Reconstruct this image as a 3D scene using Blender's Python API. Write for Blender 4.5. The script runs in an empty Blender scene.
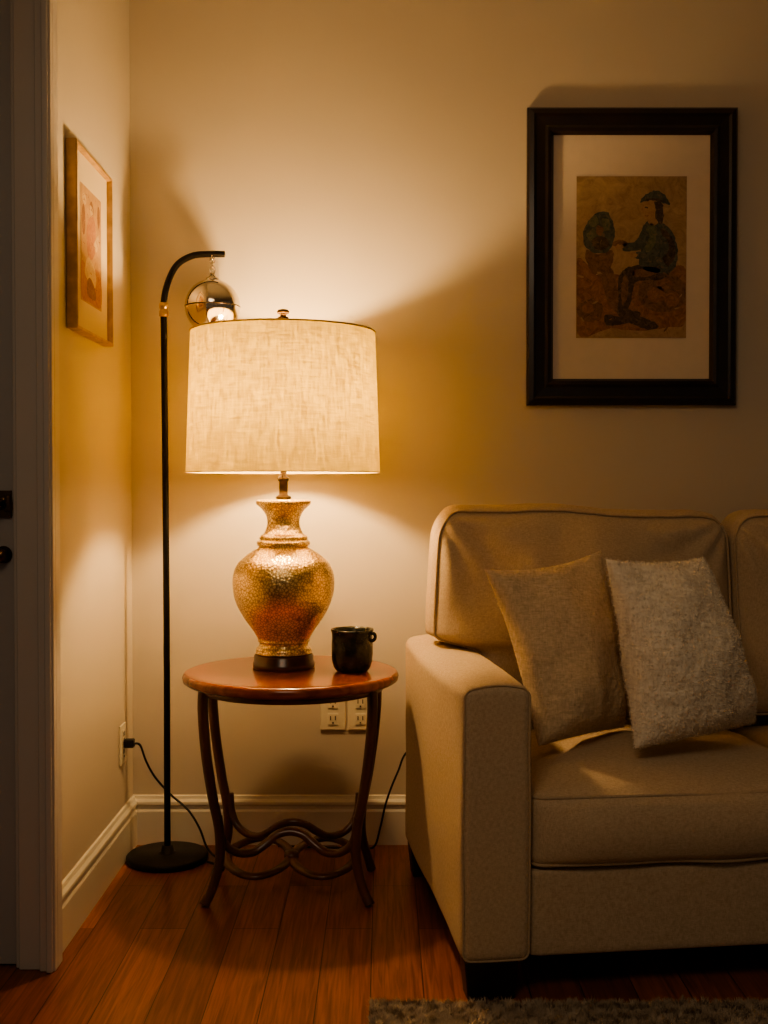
import bpy, bmesh, math, random
import numpy as np
from mathutils import Vector, Matrix, noise
random.seed(4); np.random.seed(4)
SC = bpy.context.scene
COL = SC.collection
try:
    SC.view_settings.look = 'AgX - Medium High Contrast'
except Exception as e:
    print("look", e)

# ------------------------------------------------------------ materials
def new_mat(name):
    m = bpy.data.materials.new(name); m.use_nodes = True
    nt = m.node_tree
    return m, nt, nt.nodes["Principled BSDF"]

def N(nt, typ, **kw):
    n = nt.nodes.new(typ)
    for k, v in kw.items():
        if k in n.inputs: n.inputs[k].default_value = v
        else: setattr(n, k, v)
    return n

def mat(name, col, rough=0.5, metal=0.0, var=0.08, vscale=6.0, bump=0.0, bscale=80.0, col2=None,
        stretch=(1,1,1), sheen=0.0, coat=0.0, lo=0.35, hi=0.65):
    m, nt, b = new_mat(name)
    L = nt.links.new
    tc = N(nt, "ShaderNodeTexCoord")
    mp = N(nt, "ShaderNodeMapping"); mp.inputs["Scale"].default_value = stretch
    L(tc.outputs["Object"], mp.inputs["Vector"])
    nz = N(nt, "ShaderNodeTexNoise", Scale=vscale, Detail=6.0)
    L(mp.outputs[0], nz.inputs["Vector"])
    rp = N(nt, "ShaderNodeValToRGB")
    c2 = col2 if col2 else tuple(min(1, c*(1+var)) for c in col)
    c1 = col if col2 else tuple(c*(1-var) for c in col)
    rp.color_ramp.elements[0].position = lo; rp.color_ramp.elements[1].position = hi
    rp.color_ramp.elements[0].color = (*c1, 1); rp.color_ramp.elements[1].color = (*c2, 1)
    L(nz.outputs["Fac"], rp.inputs["Fac"]); L(rp.outputs[0], b.inputs["Base Color"])
    b.inputs["Roughness"].default_value = rough
    b.inputs["Metallic"].default_value = metal
    if sheen: b.inputs["Sheen Weight"].default_value = sheen
    if coat:
        b.inputs["Coat Weight"].default_value = coat; b.inputs["Coat Roughness"].default_value = 0.12
    if bump:
        n2 = N(nt, "ShaderNodeTexNoise", Scale=bscale, Detail=4.0)
        L(mp.outputs[0], n2.inputs["Vector"])
        bp = N(nt, "ShaderNodeBump", Strength=bump, Distance=0.004)
        L(n2.outputs["Fac"], bp.inputs["Height"]); L(bp.outputs[0], b.inputs["Normal"])
    return m

def fabric(name, c1, c2, scale=260.0, strength=0.5, rough=0.95, sheen=0.25, big=0.0):
    m, nt, b = new_mat(name); L = nt.links.new
    tc = N(nt, "ShaderNodeTexCoord")
    hs = []
    for st in ((1, 1, 6), (6, 1, 1), (1, 6, 1)):
        mp = N(nt, "ShaderNodeMapping"); mp.inputs["Scale"].default_value = st
        L(tc.outputs["Object"], mp.inputs["Vector"])
        nz = N(nt, "ShaderNodeTexNoise", Scale=scale/3, Detail=3.0)
        L(mp.outputs[0], nz.inputs["Vector"]); hs.append(nz)
    a = N(nt, "ShaderNodeMath", operation='ADD'); L(hs[0].outputs["Fac"], a.inputs[0]); L(hs[1].outputs["Fac"], a.inputs[1])
    a2 = N(nt, "ShaderNodeMath", operation='ADD'); L(a.outputs[0], a2.inputs[0]); L(hs[2].outputs["Fac"], a2.inputs[1])
    d = N(nt, "ShaderNodeMath", operation='MULTIPLY'); L(a2.outputs[0], d.inputs[0]); d.inputs[1].default_value = 0.3333
    rp = N(nt, "ShaderNodeValToRGB")
    rp.color_ramp.elements[0].position = 0.38; rp.color_ramp.elements[1].position = 0.62
    rp.color_ramp.elements[0].color = (*c1, 1); rp.color_ramp.elements[1].color = (*c2, 1)
    L(d.outputs[0], rp.inputs["Fac"]); L(rp.outputs[0], b.inputs["Base Color"])
    bp = N(nt, "ShaderNodeBump", Strength=strength, Distance=0.003)
    L(d.outputs[0], bp.inputs["Height"])
    if big:
        nb = N(nt, "ShaderNodeTexNoise", Scale=7.0, Detail=3.0, Distortion=1.0); L(tc.outputs["Object"], nb.inputs["Vector"])
        b2 = N(nt, "ShaderNodeBump", Strength=big, Distance=0.05); L(nb.outputs["Fac"], b2.inputs["Height"]); L(b2.outputs[0], bp.inputs["Normal"])
    L(bp.outputs[0], b.inputs["Normal"])
    b.inputs["Roughness"].default_value = rough
    b.inputs["Sheen Weight"].default_value = sheen
    b.inputs["Sheen Tint"].default_value = (1.0, 0.85, 0.65, 1)
    b.inputs["Specular IOR Level"].default_value = 0.2
    return m

M_WALL = mat("wall_paint", (0.56, 0.495, 0.405), 0.75, var=0.02, vscale=2, bump=0.05, bscale=250)
M_CEIL = mat("ceiling_paint", (0.6, 0.57, 0.5), 0.9, var=0.02)
M_TRIM = mat("trim_paint", (0.66, 0.61, 0.51), 0.4, var=0.02, vscale=3)
M_CASE = mat("casing_paint", (0.54, 0.49, 0.45), 0.4, var=0.02, vscale=3)
M_DOOR = mat("door_paint", (0.40, 0.38, 0.37), 0.45, var=0.03, vscale=3)
M_BLACK = mat("black_metal", (0.012, 0.010, 0.009), 0.38, metal=0.6, var=0.2, vscale=20)
M_BRONZE = mat("bronze_metal", (0.16, 0.10, 0.055), 0.32, metal=1.0, var=0.2, vscale=30)
M_STEM = mat("dark_bronze", (0.05, 0.032, 0.02), 0.3, metal=0.9, var=0.2, vscale=30)
M_BRASS = mat("aged_brass", (0.55, 0.38, 0.17), 0.28, metal=1.0, var=0.15, vscale=40)
M_CHROME = mat("mirror_nickel", (0.70, 0.63, 0.53), 0.12, metal=1.0, var=0.03)
M_RUBBER = mat("black_cord", (0.01, 0.009, 0.008), 0.5, var=0.1)
M_LEGWOOD = mat("dark_stained_wood", (0.055, 0.018, 0.009), 0.32, var=0.3, vscale=14, stretch=(1, 1, 0.2), col2=(0.13, 0.042, 0.018), coat=0.4)
M_FOOTWOOD = mat("espresso_wood", (0.018, 0.010, 0.007), 0.4, var=0.3, vscale=14)
M_PLINTH = mat("lamp_plinth_wood", (0.07, 0.022, 0.008), 0.3, var=0.3, vscale=20, coat=0.3)
M_FRAME = mat("espresso_frame", (0.014, 0.007, 0.005), 0.33, var=0.3, vscale=18, coat=0.2)
M_MAT = mat("mat_board", (0.66, 0.57, 0.47), 0.9, var=0.015, vscale=30)
M_GOLDFR = mat("gilded_wood", (0.48, 0.31, 0.14), 0.4, metal=0.35, var=0.2, vscale=25)
M_MUG = mat("black_stoneware", (0.010, 0.012, 0.009), 0.26, var=0.4, vscale=40, bump=0.8, bscale=55, col2=(0.035, 0.036, 0.026))
M_PLATE = mat("outlet_plastic", (0.70, 0.64, 0.50), 0.35, var=0.01)
M_SLOT = mat("outlet_slot", (0.05, 0.04, 0.03), 0.6)
M_SOFA = fabric("linen_upholstery", (0.40, 0.305, 0.205), (0.56, 0.44, 0.31), 360, 0.4, sheen=0.08)
M_PIPE = fabric("linen_piping", (0.39, 0.295, 0.195), (0.50, 0.385, 0.265), 300, 0.3, sheen=0.08)
M_PIPE2 = fabric("linen_seam", (0.38, 0.285, 0.185), (0.48, 0.37, 0.25), 300, 0.3, sheen=0.08)
M_PIL1 = fabric("woven_tan", (0.48, 0.365, 0.235), (0.70, 0.55, 0.385), 190, 0.8, sheen=0.2)
M_PIL2 = fabric("fleece_cream", (0.72, 0.63, 0.51), (0.92, 0.84, 0.71), 90, 0.7, sheen=0.35)
M_RUG = mat("rug_wool", (0.30, 0.24, 0.18), 0.95, var=0.3, vscale=25, col2=(0.48, 0.40, 0.31))
M_SHTRIM = mat("shade_trim", (0.62, 0.45, 0.22), 0.8, var=0.05)

def wood_top():
    m, nt, b = new_mat("mahogany_top"); L = nt.links.new
    tc = N(nt, "ShaderNodeTexCoord"); mp = N(nt, "ShaderNodeMapping"); mp.inputs["Scale"].default_value = (1.2, 14, 3)
    L(tc.outputs["Object"], mp.inputs["Vector"])
    nz = N(nt, "ShaderNodeTexNoise", Scale=4.0, Detail=8.0, Distortion=0.6); L(mp.outputs[0], nz.inputs["Vector"])
    rp = N(nt, "ShaderNodeValToRGB"); rp.color_ramp.elements[0].position = 0.3; rp.color_ramp.elements[1].position = 0.7
    rp.color_ramp.elements[0].color = (0.16, 0.030, 0.010, 1); rp.color_ramp.elements[1].color = (0.32, 0.080, 0.026, 1)
    L(nz.outputs["Fac"], rp.inputs["Fac"]); L(rp.outputs[0], b.inputs["Base Color"])
    b.inputs["Roughness"].default_value = 0.26; b.inputs["Coat Weight"].default_value = 0.5; b.inputs["Coat Roughness"].default_value = 0.15
    return m
M_TOP = wood_top()

def floor_mat():
    m, nt, b = new_mat("hardwood_planks"); L = nt.links.new
    tc = N(nt, "ShaderNodeTexCoord"); mp = N(nt, "ShaderNodeMapping")
    mp.inputs["Rotation"].default_value = (0, 0, math.radians(90)); mp.inputs["Location"].default_value = (0.35, 0.03, 0)
    L(tc.outputs["Object"], mp.inputs["Vector"])
    br = N(nt, "ShaderNodeTexBrick", Scale=1.0)
    br.inputs["Brick Width"].default_value = 0.85; br.inputs["Row Height"].default_value = 0.118
    br.inputs["Mortar Size"].default_value = 0.0014; br.inputs["Mortar Smooth"].default_value = 0.3
    br.inputs["Color1"].default_value = (0.185, 0.055, 0.018, 1); br.inputs["Color2"].default_value = (0.33, 0.110, 0.036, 1)
    br.inputs["Mortar"].default_value = (0.035, 0.011, 0.004, 1); br.offset = 0.37; br.offset_frequency = 2
    L(mp.outputs[0], br.inputs["Vector"])
    m2 = N(nt, "ShaderNodeMapping"); m2.inputs["Scale"].default_value = (36, 1.5, 1); L(tc.outputs["Object"], m2.inputs["Vector"])
    nz = N(nt, "ShaderNodeTexNoise", Scale=3.0, Detail=10.0, Distortion=0.9); L(m2.outputs[0], nz.inputs["Vector"])
    rp = N(nt, "ShaderNodeValToRGB"); rp.color_ramp.elements[0].position = 0.32; rp.color_ramp.elements[1].position = 0.68
    rp.color_ramp.elements[0].color = (0.52, 0.46, 0.42, 1); rp.color_ramp.elements[1].color = (1.16, 1.12, 1.08, 1)
    L(nz.outputs["Fac"], rp.inputs["Fac"])
    mx = N(nt, "ShaderNodeMix", data_type='RGBA', blend_type='MULTIPLY'); mx.inputs[0].default_value = 1.0
    L(br.outputs["Color"], mx.inputs[6]); L(rp.outputs[0], mx.inputs[7]); L(mx.outputs[2], b.inputs["Base Color"])
    b.inputs["Roughness"].default_value = 0.29
    bp = N(nt, "ShaderNodeBump", Strength=0.3, Distance=0.002)
    sb = N(nt, "ShaderNodeMath", operation='SUBTRACT'); sb.inputs[0].default_value = 1.0; L(br.outputs["Fac"], sb.inputs[1])
    ad = N(nt, "ShaderNodeMath", operation='MULTIPLY_ADD'); L(nz.outputs["Fac"], ad.inputs[0]); ad.inputs[1].default_value = 0.12; L(sb.outputs[0], ad.inputs[2])
    L(ad.outputs[0], bp.inputs["Height"]); L(bp.outputs[0], b.inputs["Normal"])
    return m
M_FLOOR = floor_mat()

def gold_mat():
    m, nt, b = new_mat("mottled_gold_glass"); L = nt.links.new
    tc = N(nt, "ShaderNodeTexCoord")
    vo = N(nt, "ShaderNodeTexVoronoi", Scale=120.0, feature='DISTANCE_TO_EDGE'); L(tc.outputs["Object"], vo.inputs["Vector"])
    v2 = N(nt, "ShaderNodeTexVoronoi", Scale=120.0); L(tc.outputs["Object"], v2.inputs["Vector"])
    nz = N(nt, "ShaderNodeTexNoise", Scale=14.0, Detail=3.0); L(tc.outputs["Object"], nz.inputs["Vector"])
    rp = N(nt, "ShaderNodeValToRGB"); rp.color_ramp.elements[0].position = 0.0; rp.color_ramp.elements[1].position = 0.17
    rp.color_ramp.elements[0].color = (0.36, 0.23, 0.10, 1); rp.color_ramp.elements[1].color = (1, 1, 1, 1)
    L(vo.outputs["Distance"], rp.inputs["Fac"])
    r2 = N(nt, "ShaderNodeValToRGB"); r2.color_ramp.elements[0].position = 0.34; r2.color_ramp.elements[1].position = 0.66
    r2.color_ramp.elements[0].color = (0.90, 0.69, 0.35, 1); r2.color_ramp.elements[1].color = (0.96, 0.80, 0.48, 1)
    L(nz.outputs["Fac"], r2.inputs["Fac"])
    mx = N(nt, "ShaderNodeMix", data_type='RGBA', blend_type='MULTIPLY'); mx.inputs[0].default_value = 0.9
    L(r2.outputs[0], mx.inputs[6]); L(rp.outputs[0], mx.inputs[7]); L(mx.outputs[2], b.inputs["Base Color"])
    b.inputs["Metallic"].default_value = 0.85; b.inputs["Roughness"].default_value = 0.3
    bp = N(nt, "ShaderNodeBump", Strength=0.65, Distance=0.002); L(v2.outputs["Distance"], bp.inputs["Height"])
    bp.invert = True
    L(bp.outputs[0], b.inputs["Normal"])
    return m
M_GOLD = gold_mat()

def shade_mat():
    m = bpy.data.materials.new("linen_lampshade"); m.use_nodes = True; nt = m.node_tree; nt.nodes.clear(); L = nt.links.new
    out = N(nt, "ShaderNodeOutputMaterial"); tc = N(nt, "ShaderNodeTexCoord")
    ns = []
    for st in ((1, 1, 14), (7, 7, 1)):
        mp = N(nt, "ShaderNodeMapping"); mp.inputs["Scale"].default_value = st; L(tc.outputs["Object"], mp.inputs["Vector"])
        nz = N(nt, "ShaderNodeTexNoise", Scale=22.0, Detail=3.0); L(mp.outputs[0], nz.inputs["Vector"]); ns.append(nz)
    a = N(nt, "ShaderNodeMath", operation='ADD'); L(ns[0].outputs["Fac"], a.inputs[0]); L(ns[1].outputs["Fac"], a.inputs[1])
    h = N(nt, "ShaderNodeMath", operation='MULTIPLY'); L(a.outputs[0], h.inputs[0]); h.inputs[1].default_value = 0.5
    rp = N(nt, "ShaderNodeValToRGB"); rp.color_ramp.elements[0].position = 0.38; rp.color_ramp.elements[1].position = 0.62
    rp.color_ramp.elements[0].color = (0.36, 0.24, 0.035, 1); rp.color_ramp.elements[1].color = (0.90, 0.655, 0.115, 1)
    L(h.outputs[0], rp.inputs["Fac"])
    df = N(nt, "ShaderNodeBsdfDiffuse"); tr = N(nt, "ShaderNodeBsdfTranslucent")
    df.inputs["Color"].default_value = (0.72, 0.63, 0.47, 1); L(rp.outputs[0], tr.inputs["Color"])
    mx = N(nt, "ShaderNodeMixShader"); mx.inputs[0].default_value = 0.19
    L(df.outputs[0], mx.inputs[1]); L(tr.outputs[0], mx.inputs[2]); L(mx.outputs[0], out.inputs[0])
    return m
M_SHADE = shade_mat()

def emit(name, col, s):
    m = bpy.data.materials.new(name); m.use_nodes = True; nt = m.node_tree; nt.nodes.clear()
    o = N(nt, "ShaderNodeOutputMaterial"); e = N(nt, "ShaderNodeEmission"); e.inputs[0].default_value = (*col, 1); e.inputs[1].default_value = s
    nt.links.new(e.outputs[0], o.inputs[0]); return m
M_BULB = emit("warm_bulb", (1.0, 0.65, 0.30), 590.0)

# ------------------------------------------------------------ helpers
def obj_from(name, verts, faces, mats, parent=None, smooth=True, midx=None, bevel=0, loc=(0, 0, 0)):
    me = bpy.data.meshes.new(name); me.from_pydata([tuple(v) for v in verts], [], faces)
    if not isinstance(mats, (list, tuple)): mats = [mats]
    for mm in mats: me.materials.append(mm)
    if midx is not None: me.polygons.foreach_set("material_index", midx)
    bm = bmesh.new(); bm.from_mesh(me)
    if midx is None: bmesh.ops.recalc_face_normals(bm, faces=bm.faces)
    bm.to_mesh(me); bm.free()
    me.polygons.foreach_set("use_smooth", [smooth]*len(me.polygons)); me.update()
    o = bpy.data.objects.new(name, me); o.location = loc; COL.objects.link(o)
    if parent: o.parent = parent
    if bevel:
        bv = o.modifiers.new("bevel", 'BEVEL'); bv.width = bevel; bv.segments = 3; bv.limit_method = 'ANGLE'; bv.angle_limit = math.radians(35)
        if smooth:
            wn = o.modifiers.new("wn", 'WEIGHTED_NORMAL'); wn.keep_sharp = True
    return o

BOXF = [(0, 3, 2, 1), (4, 5, 6, 7), (0, 1, 5, 4), (1, 2, 6, 5), (2, 3, 7, 6), (3, 0, 4, 7)]
def bv_(x0, x1, y0, y1, z0, z1):
    return [(x0, y0, z0), (x1, y0, z0), (x1, y1, z0), (x0, y1, z0), (x0, y0, z1), (x1, y0, z1), (x1, y1, z1), (x0, y1, z1)]
def boxes(name, lst, m, parent=None, bevel=0, smooth=False):
    V, F = [], []
    for b in lst:
        k = len(V); V += bv_(*b); F += [tuple(i+k for i in f) for f in BOXF]
    return obj_from(name, V, F, m, parent, smooth=smooth or bevel > 0, bevel=bevel)

def merge(parts):
    V, F = [], []
    for v, f in parts:
        k = len(V); V += list(v); F += [tuple(i+k for i in ff) for ff in f]
    return V, F

def lathe(profile, seg=64, center=(0, 0, 0), closed=False):
    V, F = [], []; cx, cy, cz = center; n = len(profile)
    for r, z in profile:
        for i in range(seg):
            a = 2*math.pi*i/seg; V.append((cx+r*math.cos(a), cy+r*math.sin(a), cz+z))
    for j in range(n-1 if not closed else n):
        j2 = (j+1) % n
        for i in range(seg):
            i2 = (i+1) % seg
            F.append((j*seg+i, j*seg+i2, j2*seg+i2, j2*seg+i))
    if not closed:
        if profile[0][0] > 1e-5: F.append(tuple(range(seg-1, -1, -1)))
        if profile[-1][0] > 1e-5: F.append(tuple((n-1)*seg+i for i in range(seg)))
    return V, F

def catmull(pts, per=10, closed=False):
    P = [Vector(p) for p in pts]; out = []; n = len(P)
    rng = n if closed else n-1
    for i in range(rng):
        if closed: p0, p1, p2, p3 = P[i-1], P[i], P[(i+1) % n], P[(i+2) % n]
        else: p0, p1, p2, p3 = P[max(i-1, 0)], P[i], P[i+1], P[min(i+2, n-1)]
        for k in range(per):
            t = k/per
            out.append(0.5*((2*p1)+(-p0+p2)*t+(2*p0-5*p1+4*p2-p3)*t*t+(-p0+3*p1-3*p2+p3)*t**3))
    if not closed: out.append(P[-1])
    return out

def tube(pts, r, seg=12, per=10, closed=False, smooth=True, flat=1.0):
    P = catmull(pts, per, closed) if smooth else [Vector(p) for p in pts]
    n = len(P)
    rad = (lambda t: r) if not callable(r) else r
    V, F = [], []
    up = None
    for i, p in enumerate(P):
        if closed: t = P[(i+1) % n]-P[i-1]
        else: t = P[min(i+1, n-1)]-P[max(i-1, 0)]
        t.normalize()
        if up is None:
            up = Vector((0, 0, 1)) if abs(t.z) < 0.9 else Vector((1, 0, 0))
        x = up-t*up.dot(t)
        if x.length < 1e-5: x = t.orthogonal()
        x.normalize(); up = x; y = t.cross(x); rr = rad(i/(n-1))
        for k in range(seg):
            a = 2*math.pi*k/seg; V.append(p+x*math.cos(a)*rr*flat+y*math.sin(a)*rr)
    for i in range(n if closed else n-1):
        i2 = (i+1) % n
        for k in range(seg):
            k2 = (k+1) % seg; F.append((i*seg+k, i*seg+k2, i2*seg+k2, i2*seg+k))
    if not closed:
        F.append(tuple(range(seg-1, -1, -1))); F.append(tuple((n-1)*seg+k for k in range(seg)))
    return V, F

def rbox(c, half, r, cuts=22, fn=None):
    bm = bmesh.new(); bmesh.ops.create_cube(bm, size=2.0)
    bmesh.ops.subdivide_edges(bm, edges=bm.edges[:], cuts=cuts, use_grid_fill=True)
    V = []
    bm.verts.ensure_lookup_table()
    for v in bm.verts:
        q = [0, 0, 0]; d = [0, 0, 0]
        for i in range(3):
            p = v.co[i]; s = 1 if p >= 0 else -1; p = s*(1-(1-abs(p))**1.7)
            x = p*half[i]; lim = half[i]-r; cl = max(-lim, min(lim, x)); q[i] = cl; d[i] = x-cl
        dl = math.sqrt(sum(k*k for k in d))
        if dl > 1e-9: q = [q[i]+d[i]/dl*r for i in range(3)]
        if fn: q = fn(q, half)
        V.append((q[0]+c[0], q[1]+c[1], q[2]+c[2]))
    F = [tuple(v.index for v in f.verts) for f in bm.faces]
    bm.free(); return V, F

def rrect(a, b, rc, n=8, m=14):
    pts = []
    cs = [(a-rc, b-rc, 0), (-a+rc, b-rc, 90), (-a+rc, -b+rc, 180), (a-rc, -b+rc, 270)]
    for i, (x, y, a0) in enumerate(cs):
        for k in range(n+1):
            t = math.radians(a0+90*k/n); pts.append((x+rc*math.cos(t), y+rc*math.sin(t)))
        nx, ny, na = cs[(i+1) % 4]
        e0 = pts[-1]; t = math.radians(na); e1 = (nx+rc*math.cos(t), ny+rc*math.sin(t))
        for k in range(1, m): pts.append((e0[0]+(e1[0]-e0[0])*k/m, e0[1]+(e1[1]-e0[1])*k/m))
    return pts

def empty(name, loc, label, cat, rot=0, group=None):
    e = bpy.data.objects.new(name, None); e.empty_display_size = 0.1; e.location = loc; e.rotation_euler = (0, 0, rot); COL.objects.link(e)
    e["label"] = label; e["category"] = cat
    if group: e["group"] = group
    return e
def tag(o, label, cat, group=None):
    o["label"] = label; o["category"] = cat
    if group: o["group"] = group
def struct(o): o["kind"] = "structure"; return o

# ------------------------------------------------------------ room shell
LW = -0.79; BW = 3.60; CE = 2.80
struct(boxes("floor", [(-3.2, 3.4, -2.0, BW+0.1, -0.05, 0.0)], M_FLOOR))
struct(boxes("ceiling", [(-3.2, 3.4, -2.0, BW+0.1, CE, CE+0.05)], M_CEIL))
struct(boxes("wall_back", [(LW-0.11, 3.4, BW, BW+0.1, 0, CE)], M_WALL))
struct(boxes("wall_left", [(LW-0.11, LW, 2.70, BW, 0, CE)], M_WALL))
struct(boxes("wall_entry", [(-3.2, -1.76, 2.67, 2.78, 0, CE), (-1.76, LW-0.001, 2.67, 2.70, 2.55, CE)], M_WALL))

BP = [(0, 0), (0.016, 0), (0.016, 0.105), (0.013, 0.112), (0.013, 0.122), (0.017, 0.128), (0.016, 0.136), (0.009, 0.144), (0.006, 0.153), (0, 0.155)]
def base_back():
    V = []; n = len(BP)
    for x in (LW+0.0005, 3.4):
        for d, z in BP: V.append((x, BW-d, z))
    F = [(i, (i+1) % n, n+(i+1) % n, n+i) for i in range(n)]+[tuple(range(n)), tuple(range(2*n-1, n-1, -1))]
    return obj_from("baseboard_back", V, F, M_TRIM, smooth=False)
def base_left():
    V = []; n = len(BP)
    for y in (2.701, BW-0.002):
        for d, z in BP: V.append((LW+d, y, z))
    F = [(i, (i+1) % n, n+(i+1) % n, n+i) for i in range(n)]+[tuple(range(n)), tuple(range(2*n-1, n-1, -1))]
    return obj_from("baseboard_left", V, F, M_TRIM, smooth=False)
struct(base_back()); struct(base_left())

def casing(x0, x1, z1, name):
    w = x1-x0
    return boxes(name, [(x0, x1, 2.658, 2.70, 0, z1), (x0+w*0.10, x1-w*0.02, 2.648, 2.66, 0, z1), (x0+w*0.62, x1, 2.638, 2.66, 0, z1),
                        (x0+w*0.80, x1-w*0.05, 2.630, 2.66, 0, z1)], M_CASE, bevel=0.003)
struct(casing(-0.858, -0.760, 2.55, "trim_1"))
o = casing(-1.86, -1.76, 2.55, "trim_2"); struct(o)
struct(boxes("trim_3", [(-1.86, -0.760, 2.64, 2.669, 2.551, 2.65)], M_CASE, bevel=0.004))
door = struct(boxes("door_1", [(-1.757, -0.860, 2.672, 2.71, 0.004, 2.545)], M_DOOR, bevel=0.002))
struct(boxes("wall_entry_back", [(-1.76, LW-0.111, 2.715, 2.78, 0, CE)], M_WALL))
hv = lathe([(0.0, 0), (0.020, 0), (0.020, 0.006), (0.010, 0.010), (0.009, 0.045), (0.0, 0.045)], 24)
hv = ([(-0.886+x, 2.672-z, 1.083+y) for x, y, z in hv[0]], hv[1])
hp = merge([hv, (bv_(-0.925, -0.864, 2.664, 2.673, 1.052, 1.114), BOXF), tube([(-0.884, 2.632, 1.085), (-0.94, 2.626, 1.087), (-1.01, 2.630, 1.083)], 0.010),
            lathe([(0, 1.064), (0.008, 1.066), (0.010, 1.083), (0.008, 1.102), (0, 1.104)], 16, center=(-0.868, 2.655, 0))])
obj_from("door_handle", hp[0], hp[1], M_BRONZE, door, bevel=0.001)
kp = lathe([(0, 0), (0.02, 0), (0.02, 0.006), (0.009, 0.010), (0.009, 0.018), (0.015, 0.024), (0.013, 0.034), (0, 0.036)], 24)
obj_from("door_latch", [(-0.884+x, 2.672-z, 0.965+y) for x, y, z in kp[0]], kp[1], M_BRONZE, door)

# ------------------------------------------------------------ sofa
SO = empty("sofa", (0.170, 2.470, 0), "beige linen two-seat sofa with piped cushions and dark wood feet", "sofa", math.radians(7))
SW, SD = 1.75, 0.90; AW = 0.152; AT = 0.682; LEG = 0.088
def nz3(x, y, z, s=5.0): return noise.noise(Vector((x*s, y*s, z*s)))
def arm_fn(sign, ox):
    def f(q, h):
        x, y, z = q
        k = max(0, z/h[2]); out = 0.014*(1-(y/h[1])**2)*k
        x += (out if x > 0 else -out)
        if z > 0: z += 0.012*(1-(x/h[0])**2)*(z/h[2])**4
        z += 0.005*nz3(x+ox, y, z, 5)
        x += 0.005*nz3(x+ox, y+3, z, 5)
        return [x, y, z]
    return f
def arm(ox, nm="armrest"):
    c = (ox+AW/2, SD/2, (LEG+AT)/2); h = (AW/2, SD/2, (AT-LEG)/2)
    f = arm_fn(1, ox)
    o = obj_from(nm, *rbox(c, h, 0.020, 34, f), M_SOFA, SO)
    pts = []
    for a, b in rrect(h[0]-0.0035, h[2]-0.0035, 0.017, 6, 10):
        q = f([a, -h[1]+0.006, b], h); pts.append((q[0]+c[0], q[1]+c[1], q[2]+c[2]))
    obj_from("piping", *tube(pts, 0.0028, 8, closed=True, smooth=False), M_PIPE2, o)
    return o
arm(0.0); arm(SW-AW)
obj_from("sofa_base", *rbox((SW/2, SD/2+0.005, (LEG+0.283)/2), (SW/2-AW-0.0005, SD/2-0.008, (0.281-LEG)/2), 0.010, 14), M_SOFA, SO)
SHEAR = 0.14
def back_fn(q, h):
    x, y, z = q; return [x, y+(z+h[2])*SHEAR, z]
obj_from("backrest", *rbox((SW/2, 0.765, (LEG+0.95)/2), (SW/2-AW-0.0005, 0.05, (0.95-LEG)/2), 0.03, 20, back_fn), M_SOFA, SO)

def seat(x0, x1):
    c = ((x0+x1)/2, 0.012+0.32, (0.284+0.448)/2); h = ((x1-x0)/2-0.002, 0.322, 0.082)
    def f(q, hh):
        x, y, z = q; u = min(1, abs(x/hh[0])); v = min(1, abs(y/hh[1])); k = max(0, min(1, z/hh[2]))
        z += k*0.060*(1-u**3.2)*(1-v**2.2)
        if y < 0: y -= 0.036*(1-u**5)*(1-(z/hh[2]/1.15)**2)*(abs(y)/hh[1])**6
        z += k*0.010*nz3(x+x0, y, 0, 5)*(1-v**4)
        y += 0.006*nz3(x+x0, 0, z, 7)*(1-u**6)
        return [x, y, z]
    o = obj_from("seat_cushion", *rbox(c, h, 0.028, 40, f), M_SOFA, SO)
    P = []
    for zz in (h[2]-0.008, -h[2]+0.008):
        pts = []
        for a, b in rrect(h[0]-0.007, h[1]-0.007, 0.022, 4, 24):
            q = f([a, b, zz], h); pts.append((q[0]+c[0], q[1]+c[1], zz+c[2]+(0.005*nz3(a+x0, b, 1, 6))))
        P.append(tube(pts, 0.0048, 8, closed=True, smooth=False))
    for p in P: obj_from("piping", *p, M_PIPE, o)
seat(AW, SW/2); seat(SW/2, SW-AW)

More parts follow.
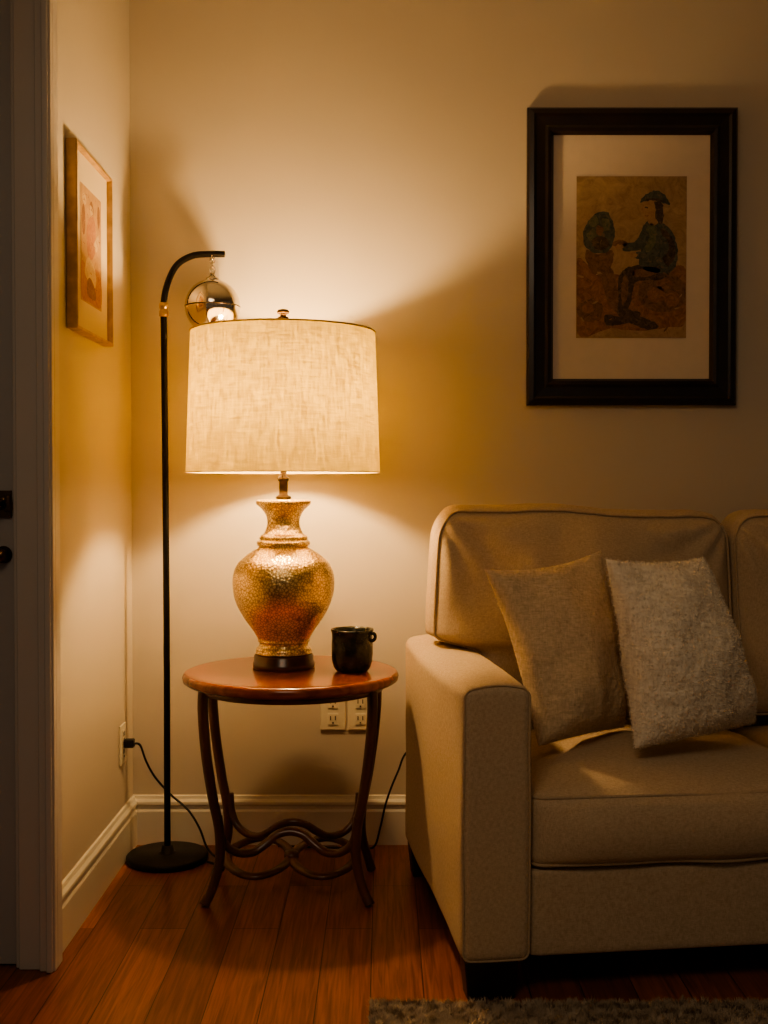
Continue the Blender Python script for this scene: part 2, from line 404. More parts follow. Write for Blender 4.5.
def backc(xi, xo, xr, ysh=0.0):
    lo, hi = min(xo, xr), max(xo, xr)
    c = ((lo+hi)/2, 0.640, 0.766); h = ((hi-lo)/2, 0.072, 0.279)
    def f(q, hh):
        x, y, z = q; u = min(1, abs(x/hh[0])); w = min(1, abs(z/hh[2]))
        if y < 0: y -= 0.108*(1-u**2.0)*(1-w**2.0)
        top = max(0, z/hh[2])
        un = (x+c[0]-xo)/(xr-xo)
        z += top**3*0.026*(1-(y/hh[1]/1.6)**2 if abs(y) < hh[1]*1.6 else 0)
        z += top*(0.008-0.020*min(1, max(0, un)*1.3)**1.2 + 0.010*nz3(x+c[0], 0, 1, 4.0) + 0.004*nz3(x+c[0], 0, 7, 12))
        z -= top*0.036*max(0, 1-un/0.09)**2 + top*0.034*max(0, (un-0.90)/0.10)**2
        X = x+c[0]; Z = z+c[2]
        t = max(0, min(1, (Z-0.675)/0.05)); t = t*t*(3-2*t)
        xe = xo+(xi-xo)*0.22*max(0, (Z-0.72)/0.33)**1.4
        xl = xi+(xe-xi)*t
        X = xr+(X-xr)*((xl-xr)/(xo-xr))
        env = (1-w**6)*(1-u**10)
        n1 = nz3(X*1.0, 0, Z*1.0, 3.2)*0.030+nz3(X, 2, Z, 7)*0.020+nz3(X, 7, Z*0.6, 14)*0.007
        def crease(cx, cz, ang0, amp):
            dx, dz = abs(X-cx), cz-Z
            r = math.hypot(dx, dz); th = math.atan2(dz, dx+1e-6)
            return amp*math.sin(th*12+ang0+nz3(X, 3, Z, 4)*1.5)*math.exp(-(r/0.24)**2)*min(1, r/0.06)
        fold = crease(xo+0.02, 1.06, 0.4, 0.010)+crease(xr, 1.04, 1.7, 0.010)
        y += (n1+(fold if y < 0 else 0))*env + (Z-0.49)*SHEAR + ysh
        X += 0.008*nz3(0, 3, Z, 7)*u
        return [X-c[0], y, z]
    o = obj_from("back_cushion", *rbox(c, h, 0.046, 72, f), M_SOFA, SO)
    for yy in (-h[1]+0.015, h[1]-0.015):
        pts = []
        for a, b in rrect(h[0]-0.0090, h[2]-0.0090, 0.046, 6, 44):
            q = f([a, yy, b], h); pts.append((q[0]+c[0], q[1]+c[1]-(0.004 if yy < 0 else -0.003), q[2]+c[2]))
        obj_from("piping", *tube(pts, 0.0036, 8, closed=True, smooth=False), M_PIPE, o)
backc(AW+0.002, 0.030, SW/2+0.010); backc(SW-AW-0.002, SW-0.030, SW/2+0.014)

def foot(cx, cy):
    V = []
    for z, k in ((0, 0.86), (LEG+0.001, 1.0)):
        for sx, sy in ((-1, -1), (1, -1), (1, 1), (-1, 1)): V.append((cx+sx*0.060*k, cy+sy*0.035*k, z))
    return obj_from("leg", V, BOXF, M_FOOTWOOD, SO, bevel=0.004)
for cx in (0.066, SW-0.066):
    for cy in (0.040, SD-0.05): foot(cx, cy)

# ------------------------------------------------------------ throw pillows
def pillow(name, TL, TR, BR, BL, thick, m, label, amp, fs, ntuft, tl, group="throw pillows on the sofa", n=150, pull=0.12, ex=0.45):
    TL, TR, BR, BL = map(Vector, (TL, TR, BR, BL)); cen = (TL+TR+BR+BL)/4
    nrm = (TR-TL+BR-BL).cross(TL-BL+TR-BR).normalized()
    if nrm.y > 0: nrm = -nrm
    V, F = [], []
    def P(s, t, side):
        ss = s*(1-pull*(1-t*t)*abs(s)**1.5)
        pb = pull*0.8 if t > 0 else pull*0.15      # bottom edge sits flat on the seat
        tt = t*(1-pb*(1-s*s)*abs(t)**1.5)
        a = (ss+1)/2; b = (tt+1)/2
        p = (BL*(1-a)+BR*a)*(1-b)+(TL*(1-a)+TR*a)*b
        e = max(0, 1-s*s)*max(0, 1-t*t)
        th = thick*(e**ex)*(1-0.25*t)*(1.0 if side > 0 else 0.45)
        w = nz3(s*1.2+TL.x*9, t*1.2, side, 1.4)*0.020*min(1, e*4)
        w += math.sin(math.atan2(t, s)*8+1)*0.007*min(1, e*3)*(s*s+t*t)*0.7
        w += abs(nz3(p.x, p.y+side, p.z, fs))*amp*2*min(1, e*14)+nz3(p.x, p.y+side, p.z, fs*0.4)*amp*0.9*min(1, e*9)
        return p+nrm*side*(th+w)
    for side in (1, -1):
        k = len(V)
        for j in range(n+1):
            for i in range(n+1):
                s = math.sin((i/n*2-1)*math.pi/2); t = math.sin((j/n*2-1)*math.pi/2); V.append(P(s, t, side)-cen)
        for j in range(n):
            for i in range(n):
                a = k+j*(n+1)+i; F.append((a, a+1, a+n+2, a+n+1) if side == 1 else (a, a+n+1, a+n+2, a+1))
    me = bpy.data.meshes.new(name); me.from_pydata([tuple(v) for v in V], [], F); me.materials.append(m)
    bm = bmesh.new(); bm.from_mesh(me); bmesh.ops.remove_doubles(bm, verts=bm.verts, dist=0.0004); bmesh.ops.recalc_face_normals(bm, faces=bm.faces)
    bm.faces.ensure_lookup_table(); fl = [f for f in bm.faces if f.calc_area() > 1e-8]
    ar = np.array([f.calc_area() for f in fl]); pick = np.random.choice(len(fl), ntuft, p=ar/ar.sum())
    add = []
    for k in pick:
        f = fl[k]; p = f.calc_center_median()
        nn = f.normal.copy(); rv = Vector(np.random.normal(size=3)).normalized()
        d = (nn*0.55+rv).normalized()
        if d.dot(nn) < 0.05: d = (d+nn*0.6).normalized()
        sd = d.cross(nn); sd = (sd.normalized() if sd.length > 1e-4 else nn.orthogonal().normalized())*0.0007
        add.append((p-sd, p+sd, p+d*tl+sd*0.5, p+d*tl-sd*0.5))
    bm.to_mesh(me); bm.free()
    V2 = [tuple(v.co) for v in me.vertices]; F2 = [tuple(p.vertices) for p in me.polygons]
    for q in add:
        k = len(V2); V2 += [tuple(v) for v in q]; F2.append((k, k+1, k+2, k+3))
    o = obj_from(name, V2, F2, m, midx=[0]*len(F2), loc=cen); tag(o, label, "pillow", group)
    return o
pillow("throw_pillow", (0.246, 2.820, 0.920), (0.558, 2.955, 0.960), (0.600, 2.870, 0.520), (0.364, 2.695, 0.512), 0.100, M_PIL1,
       "tan textured square pillow leaning in the sofa corner", 0.0018, 150, 9000, 0.0035, ex=0.42)
pillow("throw_pillow", (0.524, 2.715, 0.952), (0.792, 2.850, 0.948), (0.918, 2.84, 0.538), (0.578, 2.635, 0.520), 0.112, M_PIL2,
       "cream fleecy boucle square pillow propped beside the tan one", 0.0030, 105, 28000, 0.0060, pull=0.08, ex=0.46)

# ------------------------------------------------------------ side table
TX, TY, TH = -0.259, 3.20, 0.612
TB = empty("side_table", (TX, TY, 0), "round mahogany side table with curved bentwood legs", "table")
tp = [(0, TH-0.034), (0.262, TH-0.034), (0.288, TH-0.031), (0.298, TH-0.024), (0.300, TH-0.013), (0.296, TH-0.004), (0.288, TH-0.0005), (0.270, TH), (0, TH)]
obj_from("table_top", *lathe(tp, 96), M_TOP, TB)
obj_from("apron_ring", *lathe([(0.245, TH-0.050), (0.258, TH-0.050), (0.258, TH-0.035), (0.245, TH-0.035)], 72, closed=True), M_LEGWOOD, TB)
for sx in (-1, 1):
    for sy in (-1, 1):
        d = 0.010 if sy > 0 else 0.0
        k = [(0.226+d*0.5, 0.118, TH-0.036), (0.228+d, 0.120, 0.52), (0.220+d, 0.122, 0.41), (0.203+d, 0.120, 0.29), (0.186+d, 0.116, 0.20), (0.184+d, 0.120, 0.12), (0.200+d, 0.132, 0.05), (0.222, 0.146, 0.004)]
        pts = [(sx*a, sy*b, z) for a, b, z in k]
        obj_from("leg", *tube(pts, lambda t: 0.0150-0.0025*t+0.003*max(0, t-0.9)*10*0.5, 14), M_LEGWOOD, TB)
# stretcher: looping bentwood curves, dipping from each leg, crossing and meeting in the centre
S = []
for sx in (-1, 1):
    ring = []
    for i in range(20):
        t = i*math.pi/10; r = 1+0.10*math.cos(2*t)
        ring.append((sx*0.092+0.080*math.cos(t)*r, 0.118*math.sin(t), 0.088+0.016*math.sin(t)))
    S.append(tube(ring, 0.0140, 12, per=4, closed=True, flat=0.65))
for sy in (-1, 1):
    br = [(0.187, 0.118, 0.235), (0.182, 0.113, 0.185), (0.166, 0.102, 0.148), (0.135, 0.088, 0.126), (0.098, 0.072, 0.124), (0.066, 0.058, 0.142), (0.036, 0.048, 0.164), (0.0, 0.044, 0.172)]
    full = [(-a, sy*b, z) for a, b, z in br]+[(a, sy*b, z) for a, b, z in reversed(br[:-1])]
    S.append(tube(full, 0.0125, 12, flat=0.85))
S.append(lathe([(0, 0.078), (0.018, 0.078), (0.022, 0.090), (0.018, 0.102), (0, 0.105)], 24))
obj_from("stretcher", *merge(S), M_LEGWOOD, TB)

# ------------------------------------------------------------ table lamp
LX_, LY_, LZ = -0.284, 3.25, TH+0.0005
TL_ = empty("table_lamp", (LX_, LY_, LZ), "crackled gold urn table lamp with cream linen drum shade, lit", "lamp")
Z0 = 0.615
obj_from("lamp_base", *lathe([(0, 0), (0.086, 0), (0.088, 0.004), (0.088, 0.014), (0.084, 0.018), (0.084, 0.034), (0.078, 0.040), (0, 0.040)], 64), M_PLINTH, TL_)
prof = [(0.0, .655), (.074, .655), (.078, .662), (.077, .670), (.070, .676), (.069, .686), (.074, .690), (.0735, .696), (.078, .706), (.092, .728), (.112, .756), (.129, .786), (.139, .815), (.1435, .842), (.1435, .868),
        (.138, .892), (.126, .914), (.107, .931), (.088, .944), (.074, .953), (.069, .958), (.074, .961), (.0755, .967), (.073, .973), (.066, .976), (.068, .981), (.066, .987), (.057, .992), (.050, 1.005), (.046, 1.020),
        (.0465, 1.034), (.052, 1.050), (.062, 1.064), (.073, 1.073), (.077, 1.078), (.077, 1.085), (.070, 1.089), (.030, 1.091), (0, 1.091)]
def dense(pr_, per=3):
    P = catmull([(a, 0, b) for a, b in pr_], per); return [(max(0, p.x), p.z) for p in P]
obj_from("lamp_body", *lathe([(r, z-Z0) for r, z in dense(prof)], 96), M_GOLD, TL_)
sp = [(0, 1.090), (.022, 1.090), (.022, 1.098), (.013, 1.103), (.012, 1.115), (.012, 1.140), (.0155, 1.144), (.0155, 1.152), (.009, 1.156), (.009, 1.25), (.017, 1.255), (.020, 1.27), (.020, 1.315), (.014, 1.325), (0, 1.325)]
obj_from("lamp_stem", *lathe([(r, z-Z0) for r, z in sp], 32), M_STEM, TL_)
BZ = 1.388
bp_ = [(0.0, BZ-0.064), (0.012, BZ-0.064), (0.016, BZ-0.050), (0.032, BZ-0.028), (0.042, BZ-0.006), (0.042, BZ+0.010), (0.034, BZ+0.028), (0.018, BZ+0.038), (0, BZ+0.041)]
obj_from("light_bulb", *lathe([(r, z-Z0) for r, z in bp_], 32), M_BULB, TL_)
sb0, sb1 = 1.166-Z0, 1.560-Z0; rb, rt = 0.273, 0.259
hp_ = [tube([(0.012, 0, 1.25-Z0), (0.06, 0, 1.28-Z0), (0.080, 0, 1.38-Z0), (0.050, 0, 1.49-Z0), (0, 0, 1.540-Z0), (-0.050, 0, 1.49-Z0), (-0.080, 0, 1.38-Z0), (-0.06, 0, 1.28-Z0), (-0.012, 0, 1.25-Z0)], 0.0022, 8)]
for k in range(3):
    a = k*2*math.pi/3+0.5
    hp_.append(tube([(0, 0, 1.545-Z0), (math.cos(a)*rt, math.sin(a)*rt, sb1-0.006)], 0.002, 8, smooth=False))
obj_from("lamp_harp", *merge(hp_), M_BRONZE, TL_)
V, F = [], []
seg, rows = 128, 24
for j in range(rows+1):
    t = j/rows; r = rb+(rt-rb)*t; z = sb0+(sb1-sb0)*t
    for i in range(seg):
        a = 2*math.pi*i/seg; V.append((r*math.cos(a), r*math.sin(a), z))
for j in range(rows):
    for i in range(seg): F.append((j*seg+i, j*seg+(i+1) % seg, (j+1)*seg+(i+1) % seg, (j+1)*seg+i))
shade = obj_from("lamp_shade", V, F, M_SHADE, TL_)
for r, z, hh in ((rb, sb0, 0.0012), (rt, sb1, 0.0022)):
    obj_from("shade_trim", *lathe([(r-0.0014, z-hh), (r+0.0014, z-hh), (r+0.0014, z+hh), (r-0.0014, z+hh)], 128, closed=True), M_SHTRIM, shade)
obj_from("finial", *lathe([(r, z-Z0) for r, z in [(0, 1.541), (0.007, 1.541), (0.007, 1.592), (0.016, 1.596), (0.016, 1.602), (0.009, 1.606), (0.009, 1.610), (0.016, 1.613), (0.018, 1.618), (0.014, 1.624), (0, 1.627)]], 32), M_BRONZE, TL_)

# ------------------------------------------------------------ mug
MG = empty("mug", (-0.088, 3.180, TH+0.0005), "black stoneware mug with a small loop handle", "mug")
mr = [(0, 0), (0.040, 0), (0.045, 0.003), (0.051, 0.012), (0.0555, 0.028), (0.0575, 0.05), (0.0570, 0.075), (0.0555, 0.097), (0.0575, 0.108), (0.0600, 0.113), (0.0595, 0.117), (0.056, 0.117), (0.0525, 0.107), (0.052, 0.05), (0.043, 0.014), (0, 0.012)]
mg = lathe(mr, 64)
mv = [(x*(1+0.025*nz3(x, y, z, 28)), y*(1+0.025*nz3(x, y, z, 28)), z) for x, y, z in mg[0]]
obj_from("mug_body", mv, mg[1], M_MUG, MG)
obj_from("mug_handle", *tube([(0.050, -0.016, 0.106), (0.059, -0.019, 0.107), (0.0635, -0.0205, 0.101), (0.0630, -0.0205, 0.093), (0.058, -0.019, 0.087), (0.050, -0.016, 0.086)], 0.0048, 12), M_MUG, MG)

# ------------------------------------------------------------ floor lamp
FX, FY = -0.652, 3.44
FL = empty("floor_lamp", (FX, FY, 0), "slim black arched floor lamp with a hanging mirrored globe", "lamp")
obj_from("lamp_base", *lathe([(0, 0), (0.119, 0), (0.122, 0.004), (0.122, 0.016), (0.117, 0.021), (0.03, 0.023), (0.02, 0.026), (0.016, 0.045), (0, 0.045)], 72), M_BLACK, FL)
obj_from("lamp_pole", *tube([(0, 0, 0.03), (0, 0, 0.8), (-0.004, 0, 1.55), (-0.005, 0, 1.66), (0.006, 0, 1.725), (0.034, 0, 1.782), (0.078, 0, 1.810), (0.125, 0, 1.816), (0.178, 0, 1.816)], 0.0098, 16, per=12), M_BLACK, FL)
col = lathe([(0, 1.630), (0.013, 1.630), (0.0145, 1.634), (0.0145, 1.646), (0.0125, 1.649), (0.0125, 1.654), (0.0145, 1.657), (0.0145, 1.668), (0.012, 1.672), (0, 1.672)], 32, center=(-0.004, 0, 0))
obj_from("collar", *col, M_BRASS, FL)
gx = 0.141; gz = 1.660; gr = 0.082
glb = [(0.0001 if i == 0 else gr*math.sin(math.pi*i/40), gz-gr*math.cos(math.pi*i/40)) for i in range(0, 41)]
glb[-1] = (0.0001, glb[-1][1])
G = obj_from("globe", *lathe(glb, 64, center=(gx, 0, 0)), M_CHROME, FL)
obj_from("globe_seam", *lathe([(gr-0.002, gz-0.0016), (gr+0.0006, gz-0.0014), (gr+0.0006, gz+0.0014), (gr-0.002, gz+0.0016)], 64, center=(gx, 0, 0), closed=True), M_STEM, G)
cp = [lathe([(0, gz+gr-0.006), (0.022, gz+gr-0.006), (0.019, gz+gr+0.003), (0.010, gz+gr+0.009), (0.007, gz+gr+0.018), (0, gz+gr+0.018)], 32, center=(gx, 0, 0))]
for k, (zc, rot) in enumerate(((gz+gr+0.026, 0), (gz+gr+0.041, 1), (gz+gr+0.055, 0), (gz+gr+0.067, 1))):
    ring = []
    for i in range(16):
        a = 2*math.pi*i/16; u = 0.0065*math.cos(a); w = 0.0105*math.sin(a)
        ring.append((gx+(u if rot == 0 else 0), (0 if rot == 0 else u), zc+w))
    cp.append(tube(ring, 0.0024, 8, per=2, closed=True))
obj_from("chain", *merge(cp), M_CHROME, G)

# ------------------------------------------------------------ framed pictures
def ramp_paint(name, c1, c2, s=60):
    m, nt, b = new_mat(name); L = nt.links.new
    tc = N(nt, "ShaderNodeTexCoord")
    nz = N(nt, "ShaderNodeTexNoise", Scale=s, Detail=8.0, Distortion=1.5); nz.inputs["Roughness"].default_value = 0.7
    L(tc.outputs["Object"], nz.inputs["Vector"])
    rp = N(nt, "ShaderNodeValToRGB"); rp.color_ramp.elements[0].position = 0.36; rp.color_ramp.elements[1].position = 0.64
    rp.color_ramp.elements[0].color = (*c1, 1); rp.color_ramp.elements[1].color = (*c2, 1)
    L(nz.outputs["Fac"], rp.inputs["Fac"])
    n2 = N(nt, "ShaderNodeTexNoise", Scale=75.0, Detail=5.0, Distortion=0.8); L(tc.outputs["Object"], n2.inputs["Vector"])
    r2 = N(nt, "ShaderNodeValToRGB"); r2.color_ramp.elements[0].position = 0.54; r2.color_ramp.elements[1].position = 0.76
    r2.color_ramp.elements[0].color = (0, 0, 0, 1); r2.color_ramp.elements[1].color = (0.6, 0.6, 0.6, 1)
    L(n2.outputs["Fac"], r2.inputs["Fac"])
    mx = N(nt, "ShaderNodeMix", data_type='RGBA'); L(r2.outputs[0], mx.inputs[0]); L(rp.outputs[0], mx.inputs[6]); mx.inputs[7].default_value = (0.28, 0.185, 0.105, 1)
    L(mx.outputs[2], b.inputs["Base Color"]); b.inputs["Roughness"].default_value = 0.75
    return m
def frame_ring(w, h, prof):
    V, F = [], []; n = len(prof)
    for sx, sz in ((-1, -1), (1, -1), (1, 1), (-1, 1)):
        for ins, y in prof: V.append((sx*(w/2-ins), y, sz*(h/2-ins)))
    for c in range(4):
        c2 = (c+1) % 4
        for k in range(n):
            k2 = (k+1) % n; F.append((c*n+k, c2*n+k, c2*n+k2, c*n+k2))
    return V, F
def rect(w, h, y, cx=0, cz=0): return [(cx-w/2, y, cz-h/2), (cx+w/2, y, cz-h/2), (cx+w/2, y, cz+h/2), (cx-w/2, y, cz+h/2)]
def ell(cx, cy, rx, ry, rot=0, n=20):
    r = math.radians(rot); return [(cx+rx*math.cos(t)*math.cos(r)-ry*math.sin(t)*math.sin(r), cy+rx*math.cos(t)*math.sin(r)+ry*math.sin(t)*math.cos(r)) for t in [2*math.pi*i/n for i in range(n)]]
def smoothpoly(pts, per=5): return [(p.x, p.y) for p in catmull([(a, b, 0) for a, b in pts], per, True)]

W1, H1 = 0.650, 0.918
FR = empty("framed_painting", (0.768, BW-0.002, 1.836), "dark espresso wide frame with cream mat and seated figure painting", "picture")
obj_from("frame", *frame_ring(W1, H1, [(0, 0), (0, -0.020), (0.006, -0.028), (0.020, -0.030), (0.028, -0.026), (0.055, -0.024), (0.064, -0.028), (0.074, -0.026), (0.082, -0.014), (0.082, 0)]), M_FRAME, FR, smooth=False)
obj_from("mat_board", rect(W1-0.160, H1-0.160, -0.010), [(0, 1, 2, 3)], M_MAT, FR)
P_BG = ramp_paint("paint_ochre", (0.27, 0.175, 0.095), (0.43, 0.30, 0.18), 20)
P_RED = ramp_paint("paint_rust", (0.16, 0.072, 0.038), (0.33, 0.175, 0.09), 40)
P_GRN = ramp_paint("paint_green", (0.030, 0.045, 0.038), (0.11, 0.118, 0.088), 45)
P_DRK = ramp_paint("paint_dark", (0.028, 0.021, 0.017), (0.10, 0.068, 0.046), 45)
P_SKN = ramp_paint("paint_skin", (0.30, 0.18, 0.10), (0.42, 0.275, 0.16), 45)
P_LEAF = ramp_paint("paint_leaf", (0.065, 0.080, 0.046), (0.17, 0.170, 0.095), 55)
P_BRN = ramp_paint("paint_brown", (0.10, 0.052, 0.030), (0.24, 0.135, 0.075), 50)
art = [(1, [(576, 258), (590, 262), (606, 268), (634, 272), (650, 264), (668, 262), (686, 266), (686, 316), (670, 322), (640, 326), (610, 324), (576, 328)], 0),
       (6, ell(662, 288, 24, 20, 0), 1), (1, ell(656, 290, 9, 8), 2), (1, ell(672, 294, 8, 8), 2), (1, ell(664, 280, 8, 6), 2),
       (6, ell(590, 306, 13, 11), 1), (1, ell(588, 304, 6, 5), 2),
       (6, [(586, 246), (598, 250), (612, 246), (612, 258), (606, 270), (594, 270), (587, 260)], 1),
       (2, [(584, 240), (583, 228), (588, 218), (596, 210), (606, 208), (612, 218), (614, 230), (611, 243), (603, 249), (592, 248)], 2),
       (5, [(588, 218), (595, 212), (598, 219), (592, 223)], 3), (5, [(586, 231), (592, 225), (596, 230), (590, 237)], 3), (5, [(602, 215), (609, 217), (609, 226), (603, 226)], 3),
       (3, [(592, 236), (602, 232), (609, 240), (602, 246), (594, 244)], 3), (6, [(597, 222), (603, 224), (601, 231), (596, 229)], 4),
       (6, [(600, 268), (610, 262), (616, 276), (618, 292), (626, 302), (622, 310), (610, 302), (604, 286)], 2),
       (3, [(662, 256), (670, 266), (662, 275), (642, 276), (630, 280), (626, 276), (626, 264), (640, 260), (652, 256)], 3),
       (6, [(650, 262), (660, 266), (650, 272), (634, 272), (634, 266)], 4),
       (3, [(626, 264), (634, 268), (633, 282), (630, 298), (626, 308), (618, 306), (618, 290), (618, 274)], 4),
       (6, [(623, 272), (628, 274), (627, 292), (622, 300), (621, 286)], 5),
       (3, [(618, 302), (628, 304), (640, 312), (654, 317), (658, 323), (644, 324), (628, 317), (618, 310)], 5),
       (3, [(606, 310), (620, 312), (634, 306), (640, 311), (624, 319), (606, 320)], 4),
       (2, [(643, 222), (650, 216), (660, 218), (670, 226), (676, 240), (677, 256), (670, 268), (654, 268), (640, 262), (640, 246), (640, 232)], 4),
       (5, [(646, 224), (652, 220), (656, 230), (652, 244), (646, 250), (644, 236)], 5),
       (3, [(660, 224), (672, 234), (675, 250), (668, 262), (662, 254), (664, 240)], 5),
       (2, [(643, 226), (649, 232), (644, 243), (632, 247), (622, 246), (622, 240), (634, 238)], 6),
       (2, [(660, 230), (668, 240), (664, 252), (650, 256), (636, 254), (636, 248), (650, 248), (658, 242)], 7),
       (4, ell(619, 243, 4, 2.6, 0), 7), (4, ell(633, 251, 4, 2.6, 0), 8),
       (6, [(612, 240), (618, 236), (625, 237), (627, 241), (620, 244)], 6),
       (4, [(648, 210), (656, 210), (657, 219), (651, 222), (647, 218)], 5),
       (4, [(642, 198), (652, 196), (657, 202), (656, 212), (650, 218), (644, 215), (643, 210), (640, 207), (642, 203)], 6),
       (3, [(654, 198), (661, 200), (663, 212), (660, 220), (655, 215), (655, 206)], 7),
       (3, [(644, 203.5), (647, 203), (647, 204.4), (644, 204.6)], 8), (1, [(644, 211), (647.5, 211), (647, 212.4), (645, 212.4)], 8),
       (2, [(639, 199), (643, 193), (649, 189), (656, 187), (662, 190), (666, 195), (669, 201), (661, 199), (652, 196.5), (645, 198)], 8),
       (3, [(642, 197.5), (652, 194.5), (663, 197.5), (666, 199.5), (656, 197), (647, 197.5)], 9)]
V = rect(0.342, 0.50, -0.0115, 0.0, 0.0); F = [(0, 1, 2, 3)]; MI = [0]
for mi, pts, lv in art:
    pp = smoothpoly(pts) if len(pts) < 18 else pts
    k = len(V)
    for a, b in pp:
        a += 1.3*nz3(a, b, lv, 0.4); b += 1.3*nz3(a, b, lv+9, 0.4)
        a = max(576.5, min(685.5, a)); b = max(174, min(332.5, b))
        V.append(((a-631)*0.342/110, -0.0120-lv*0.00015, -(b-253)*0.50/160))
    F.append(tuple(range(k, len(V)))); MI.append(mi)
rs = random.Random(7)
for i in range(60):
    a = rs.uniform(580, 682); b = rs.uniform(262, 328)
    mi = rs.choice([0, 1, 1, 6])
    if 612 < a < 660 and b > 255: continue
    L1 = rs.uniform(1.6, 4.0); k = len(V)
    for x, y in ell(a, b, L1, L1*0.3, rs.uniform(-60, 60), 8):
        x = max(576.5, min(685.5, x)); y = max(174, min(332.5, y))
        V.append(((x-631)*0.342/110, -0.0120-0.0015-0.00003*(i % 7), -(y-253)*0.50/160))
    F.append(tuple(range(k, len(V)))); MI.append(mi)
po = obj_from("painting", V, F, [P_BG, P_RED, P_GRN, P_DRK, P_SKN, P_LEAF, P_BRN], FR, smooth=False, midx=MI)

SF = empty("framed_print", (LW+0.001, 3.06, 1.753), "slim gilded wood frame with pale mat and rosy figure print", "picture", math.radians(90))
W2, H2 = 0.38, 0.47
obj_from("frame", *frame_ring(W2, H2, [(0, 0), (0, -0.024), (0.002, -0.027), (0.008, -0.027), (0.010, -0.020), (0.010, 0)]), M_GOLDFR, SF, smooth=False)
obj_from("mat_board", rect(W2-0.018, H2-0.018, -0.012), [(0, 1, 2, 3)], mat("mat_ivory", (0.60, 0.50, 0.34), 0.9, var=0.02), SF)
Q = [ramp_paint("print_peach", (0.36, 0.21, 0.10), (0.46, 0.29, 0.14), 22), ramp_paint("print_rose", (0.30, 0.12, 0.06), (0.42, 0.21, 0.11), 45), ramp_paint("print_brown", (0.17, 0.07, 0.04), (0.27, 0.13, 0.065), 45), ramp_paint("print_cream", (0.46, 0.32, 0.17), (0.54, 0.40, 0.22), 30)]
V = rect(0.215, 0.30, -0.0135); F = [(0, 1, 2, 3)]; MI = [0]
for mi, pts, lv in [(1, [(-.10, -.14), (-.02, -.145), (.10, -.14), (.10, -.06), (.04, -.045), (-.03, -.06), (-.10, -.05)], 0), (1, [(-.04, -.02), (0, -.03), (.04, 0), (.045, .06), (.02, .09), (-.03, .07), (-.05, .03)], 1),
                    (3, ell(0.0, .102, .015, .019), 2), (2, [(-.02, .11), (0, .125), (.02, .11), (.02, .09), (.012, .108), (-.012, .112)], 3),
                    (3, [(-.07, -.07), (-.04, -.03), (.02, -.04), (.05, -.07), (.03, -.10), (-.04, -.09)], 2), (2, [(-.05, -.10), (-.02, -.08), (.03, -.10), (.04, -.13), (-.04, -.13)], 3),
                    (3, [(.03, .02), (.07, .05), (.08, .03), (.05, .0)], 2), (2, ell(-.078, .06, .018, .04), 1), (2, ell(.078, .10, .014, .03), 1), (3, ell(-.07, .115, .02, .015), 1)]:
    pp = smoothpoly(pts) if len(pts) < 18 else pts; k = len(V)
    V += [(a, -0.0138-lv*0.0003, b) for a, b in pp]; F.append(tuple(range(k, len(V)))); MI.append(mi)
for i in range(70):   # fine drawn strokes
    a = rs.uniform(-0.095, 0.095); b = rs.uniform(-0.14, 0.135); L1 = rs.uniform(0.004, 0.012); k = len(V)
    V += [(max(-.107, min(.107, x)), -0.0150-0.00003*(i % 7), max(-.149, min(.149, y))) for x, y in ell(a, b, L1, 0.0011, rs.uniform(0, 180), 8)]
    F.append(tuple(range(k, len(V)))); MI.append(rs.choice([2, 2, 1]))
obj_from("print", V, F, Q, SF, smooth=False, midx=MI)

# ------------------------------------------------------------ outlets
def outlet(x, y, z, rot, w=0.078, label="cream duplex wall outlet above the baseboard"):
    E = empty("wall_outlet", (x, y, z), label, "outlet", rot, "wall outlets")
    boxes("cover_plate", [(-w/2, w/2, -0.006, -0.0003, -0.060, 0.060)], M_PLATE, E, bevel=0.003)
    for cz in (-0.026, 0.026):
        s = boxes("socket", [(-0.016, 0.016, -0.008, -0.005, cz-0.018, cz+0.018)], M_PLATE, E, bevel=0.002)
        for b in ((-0.009, -0.006, cz-0.002, cz+0.011), (0.006, 0.009, cz-0.002, cz+0.011), (-0.0025, 0.0025, cz-0.013, cz-0.008)):
            boxes("slot", [(b[0], b[1], -0.0092, -0.0078, b[2], b[3])], M_SLOT, s)
    return E
outlet(-0.160, BW, 0.420, 0, 0.080); outlet(-0.074, BW, 0.420, 0, 0.080)
outlet(LW, 3.445, 0.35, math.radians(90), 0.074, "cream duplex wall outlet with a black plug in it")
outlet(0.16, BW, 0.32, 0, 0.078, "cream duplex wall outlet behind the sofa")

pw = [(-0.752, 3.44, 0.352), (-0.735, 3.45, 0.345), (-0.722, 3.475, 0.29), (-0.700, 3.50, 0.235), (-0.655, 3.51, 0.18), (-0.60, 3.50, 0.135), (-0.562, 3.48, 0.085), (-0.535, 3.46, 0.03), (-0.50, 3.44, 0.0045), (-0.475, 3.43, 0.0045), (-0.47, 3.405, 0.0045), (-0.49, 3.385, 0.0045), (-0.527, 3.40, 0.008)]
c1 = empty("power_cord", (0, 0, 0), "black floor lamp cord drooping from the wall outlet", "cord", group="lamp cords")
c1.location = (-0.70, 3.48, 0)
sh = lambda P, e: [tuple(Vector(p)-e.location) for p in P]
obj_from("cord", *tube(sh(pw, c1), 0.0034, 8), M_RUBBER, c1)
obj_from("plug", *merge([(bv_(*[v for v in (-0.0805, -0.050, -0.052, -0.028, 0.340, 0.366)]), BOXF)]), M_RUBBER, c1, bevel=0.004)
pw = [(0.16, 3.565, 0.347), (0.12, 3.55, 0.345), (0.066, 3.53, 0.30), (0.045, 3.53, 0.25), (0.022, 3.53, 0.195), (0.004, 3.53, 0.14), (-0.012, 3.53, 0.07), (-0.03, 3.535, 0.012), (-0.07, 3.54, 0.0045), (-0.20, 3.55, 0.0045), (-0.33, 3.56, 0.0045)]
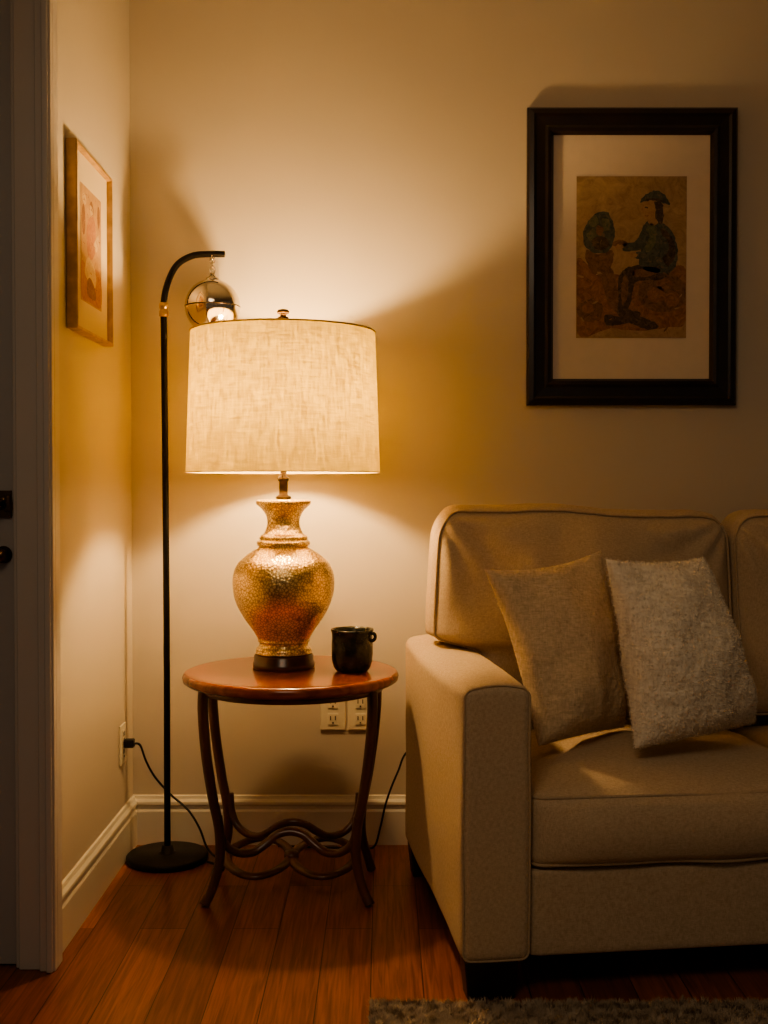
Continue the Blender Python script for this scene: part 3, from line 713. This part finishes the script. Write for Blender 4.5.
c2 = empty("power_cord", (0.02, 3.53, 0), "black table lamp cord looping behind the side table", "cord", group="lamp cords")
obj_from("cord", *tube(sh(pw, c2), 0.0034, 8), M_RUBBER, c2)
obj_from("plug", *merge([(bv_(0.128, 0.152, 0.025, 0.0605, 0.334, 0.360), BOXF)]), M_RUBBER, c2, bevel=0.004)

# ------------------------------------------------------------ rug
RX0, RX1, RY0, RY1 = -0.02, 1.95, 1.30, 2.455
nt_ = 150000
xs = np.random.uniform(RX0-0.008, RX1, nt_); ys = np.random.uniform(RY0, RY1+0.004, nt_)
ys[:95000] = np.random.uniform(2.25, RY1+0.004, 95000)
clump = np.array([noise.noise(Vector((a*45, b*45, 0))) for a, b in zip(xs, ys)])
ang = clump*9+np.random.uniform(0, 2.6, nt_); ln = np.random.uniform(0.005, 0.018, nt_); h = np.random.uniform(0.014, 0.022, nt_)+clump*0.011; w = 0.0013
V = np.zeros((nt_, 3, 3)); px, py = -np.sin(ang)*w, np.cos(ang)*w
V[:, 0] = np.stack([xs+px, ys+py, np.full(nt_, 0.006)], 1); V[:, 1] = np.stack([xs-px, ys-py, np.full(nt_, 0.006)], 1)
V[:, 2] = np.stack([xs+np.cos(ang)*ln, np.minimum(ys+np.sin(ang)*ln, 2.468), h], 1)
V = V.reshape(-1, 3).tolist(); F = [(3*i, 3*i+1, 3*i+2) for i in range(nt_)]
k = len(V); V += bv_(RX0, RX1, RY0, RY1, 0.0005, 0.010); F += [tuple(i+k for i in f) for f in BOXF]
rug = obj_from("shag_rug", V, F, M_RUG, smooth=False, midx=[0]*len(F))
tag(rug, "grey-beige shaggy wool rug on the hardwood floor", "rug")

# ------------------------------------------------------------ world, added fill light, camera
w = bpy.data.worlds.new("world"); SC.world = w; w.use_nodes = True
bg = w.node_tree.nodes["Background"]; bg.inputs[0].default_value = (1.0, 0.79, 0.60, 1); bg.inputs[1].default_value = 0.075
ld = bpy.data.lights.new("sofa_fill_light", 'AREA'); ld.shape = 'DISK'; ld.size = 1.2; ld.energy = 8; ld.color = (1.0, 0.74, 0.48); ld.spread = math.radians(110)  # added warm fill to brighten the sofa and pillows, not a room fixture
lo = bpy.data.objects.new("sofa_fill_light", ld); COL.objects.link(lo); lo.location = (-0.25, 0.6, 2.7)
lo.rotation_euler = (Vector((0.75, 2.8, 0.55))-lo.location).to_track_quat('-Z', 'Y').to_euler()

cd = bpy.data.cameras.new("camera"); cam = bpy.data.objects.new("camera", cd); COL.objects.link(cam)
cd.sensor_fit = 'HORIZONTAL'; cd.sensor_width = 36; cd.lens = 36*1150/768
cam.location = (0, 0, 1.12); cam.rotation_euler = (math.radians(90-1.2), 0, 0)
SC.camera = cam
